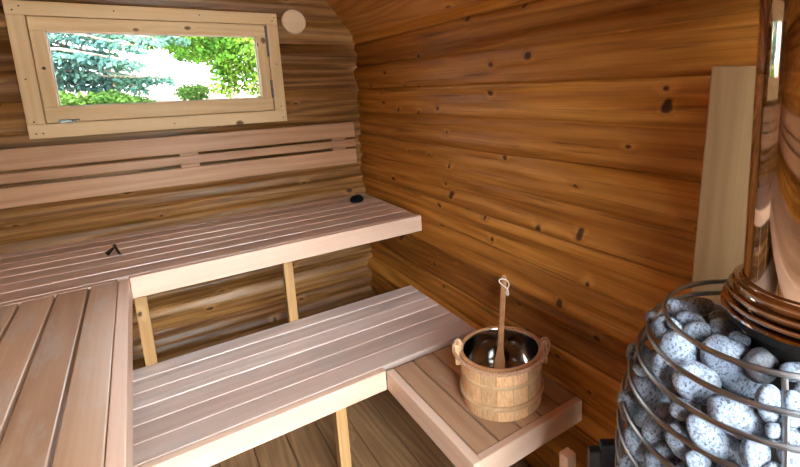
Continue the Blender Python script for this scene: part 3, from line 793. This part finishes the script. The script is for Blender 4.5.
def tree(name, label, base, h, blobs, n, size, mat, elong=2., seed=1, r=.11, droop=0., branches=(), group=None):
    e = tag(empty(name, base), label, 'tree' if name != 'shrub' else 'shrub', group)
    b = bmesh.new(); bp = Vector(base)
    tube(b, [bp+Vector((.0, 0, -.05)), bp+Vector((.03, 0, h*.35)), bp+Vector((-.03, .04, h*.7)), bp+Vector((0, 0, h))], r, 10, rfun=lambda f: r*(1-.7*f))
    for br_ in branches: tube(b, [Vector(p) for p in br_], .02, 6, rfun=lambda f: .028*(1-.75*f)+.004)
    obj('trunk', b, 'bark', e, (0, 0, 0), None, True)
    obj('foliage', leaf_cloud(blobs, n, size, elong, seed, droop), mat, e)
    return e
rr = random.Random(5)
# leafy tree on the right
bl = [(.75, 6.2, 2.05, .75, .7, .50), (.15, 6.3, 2.35, .55, .6, .22), (.95, 6.0, 1.55, .45, .5, .35), (-.45, 6.4, 2.40, .6, .5, .17), (-.15, 6.3, 2.1, .3, .4, .25), (.3, 6.2, 1.5, .25, .3, .2), (1.2, 6.3, 2.6, .9, .8, .6), (.35, 6.2, 1.85, .35, .4, .3)]
tree('leafy_tree', 'bright green leafy tree filling the right of the window view', (1.2, 6.4, gz(1, 6.4)), 2.4, bl, 13000, .070, 'leafY', 1.7, 3)
# conifer boughs on the left
brs = []; bl = []
for k in range(22):
    z0 = 1.45+k*.075; x1 = -2.3+rr.uniform(.9, 1.75)+(.25 if k > 9 else 0); y0 = 5.2+rr.uniform(-.5, .6); zz = z0+rr.uniform(-.05, .12)
    brs.append([(-2.3, 5.4, z0+.15), ((-2.3+x1)/2, (5.4+y0)/2, z0+.15), (x1, y0, zz)])
    for q in range(9):
        f = .25+.75*q/8; bl.append((-2.3+(x1+2.3)*f, 5.4+(y0-5.4)*f, z0+.15+(zz-z0-.15)*f*f-.03, .12, .12, .055))
tree('conifer', 'blue-green conifer with thin drooping boughs in the left of the window view', (-2.3, 5.4, gz(-2.3, 5.4)), 3.2, bl, 11000, .045, 'leafB', 3.6, 4, .10, .7, brs)
# more crowns across the top, further off
bl = [(-1.1, 9.5, 2.72, .8, .5, .30), (-.3, 9.6, 2.65, .7, .5, .32), (.4, 9.6, 2.5, .7, .7, .45)]
tree('background_tree', 'pale distant tree behind the others, at the top of the window view', (.9, 9.8, gz(0, 9.8)), 2.6, bl, 6000, .08, 'leafY', 1.8, 9, .08)
bl = [(-1.75, 5.0, 1.33, .32, .3, .16), (-1.25, 5.1, 1.30, .34, .3, .17), (-.95, 5.2, 1.27, .25, .3, .12)]
tree('shrub', 'yellow-green shrub in the lower left of the window view', (-1.4, 5.1, gz(-1.4, 5.1)), .5, bl, 5000, .05, 'leafG', 1.9, 6, .03)
bl = [(-.05, 7.6, 1.42, .32, .3, .17)]
tree('shrub', 'small pale shrub in the middle of the window view', (-.05, 7.6, gz(0, 7.6)), .4, bl, 700, .06, 'leafG', 1.9, 8, .03)
# pale fence in the distance
fe = tag(empty('fence', (-.6, 10., gz(0, 10))), 'pale vertical board fence in the middle distance outside the window', 'fence')
b = bmesh.new()
for k in range(16):
    q = bmesh.ops.create_cube(b, size=1.)['verts']
    for v in q: v.co = Vector((-1.45+k*.095+v.co.x*.07, 10+v.co.y*.025, gz(0, 10)+.05+(v.co.z+.5)*.62))
obj('palings', b, 'paling', fe)
for z_ in (.15, .5):
    obj('rail', box_bm(1.55, .04, .06, .004), 'paling', fe, (-.74, 10.04, gz(0, 10)+z_))

# ------------------------------------------------------------------ light
wd = bpy.data.worlds.new('World'); bpy.context.scene.world = wd; wd.use_nodes = True
nt = wd.node_tree; nt.nodes.clear()
sky = nt.nodes.new('ShaderNodeTexSky'); sky.sky_type = 'NISHITA'; sky.sun_disc = False
sky.sun_elevation = math.radians(42); sky.sun_rotation = math.radians(165); sky.air_density = 1.; sky.dust_density = 2.5
mixn = nt.nodes.new('ShaderNodeMix'); mixn.data_type = 'RGBA'; mixn.inputs[0].default_value = .92
tcw = nt.nodes.new('ShaderNodeTexCoord'); spw = nt.nodes.new('ShaderNodeSeparateXYZ'); nt.links.new(tcw.outputs['Generated'], spw.inputs[0])
mrw = nt.nodes.new('ShaderNodeMapRange'); nt.links.new(spw.outputs[1], mrw.inputs[0])
mrw.inputs[1].default_value = -.9; mrw.inputs[2].default_value = .4; mrw.inputs[3].default_value = 26.; mrw.inputs[4].default_value = 5.
vmw = nt.nodes.new('ShaderNodeVectorMath'); vmw.operation = 'SCALE'; vmw.inputs[0].default_value = (.93, .98, 1.05); nt.links.new(mrw.outputs[0], vmw.inputs['Scale'])
nt.links.new(sky.outputs[0], mixn.inputs[6]); nt.links.new(vmw.outputs[0], mixn.inputs[7])
bg = nt.nodes.new('ShaderNodeBackground'); bg.inputs[1].default_value = 1.0
ow = nt.nodes.new('ShaderNodeOutputWorld')
nt.links.new(mixn.outputs[2], bg.inputs[0]); nt.links.new(bg.outputs[0], ow.inputs[0])
sun = bpy.data.lights.new('sun', 'SUN'); sun.energy = 22.; sun.angle = math.radians(2); sun.color = (1., .96, .92)
so = bpy.data.objects.new('sun', sun); C.objects.link(so); so.rotation_euler = (math.radians(40), 0, math.radians(-14))
def portal(loc, rot, sx, sy):
    l = bpy.data.lights.new('daylight_portal', 'AREA'); l.shape = 'RECTANGLE'; l.size = sx; l.size_y = sy
    l.cycles.is_portal = True
    o = bpy.data.objects.new('daylight_portal', l); C.objects.link(o); o.location = loc; o.rotation_euler = rot
portal(((GL[0]+GL[1])/2, YF-.06, (GL[2]+GL[3])/2), (PI/2, 0, 0), GL[1]-GL[0], GL[3]-GL[2])
portal((-.85, .07, 1.486), (-PI/2, 0, 0), .75, .29)

# ------------------------------------------------------------------ camera
cam = bpy.data.cameras.new('camera'); cam.sensor_width = 36.; cam.lens = FPX/800*36
cam.shift_x = -(U0-400)/800; cam.shift_y = (V0-233.5)/800; cam.clip_start = .02
co_ = bpy.data.objects.new('camera', cam); C.objects.link(co_)
co_.matrix_world = Matrix.Translation(cam_loc) @ CM.to_4x4()
S = bpy.context.scene; S.camera = co_
for o in bpy.data.objects:
    if '_uv' in o.keys(): del o['_uv']
S.view_settings.view_transform = 'Standard'; S.view_settings.look = 'None'
S.view_settings.gamma = 1.; S.view_settings.use_curve_mapping = False
S.view_settings.exposure = 1.08
S.cycles.max_bounces = 10; S.cycles.diffuse_bounces = 6; S.cycles.sample_clamp_indirect = 8.
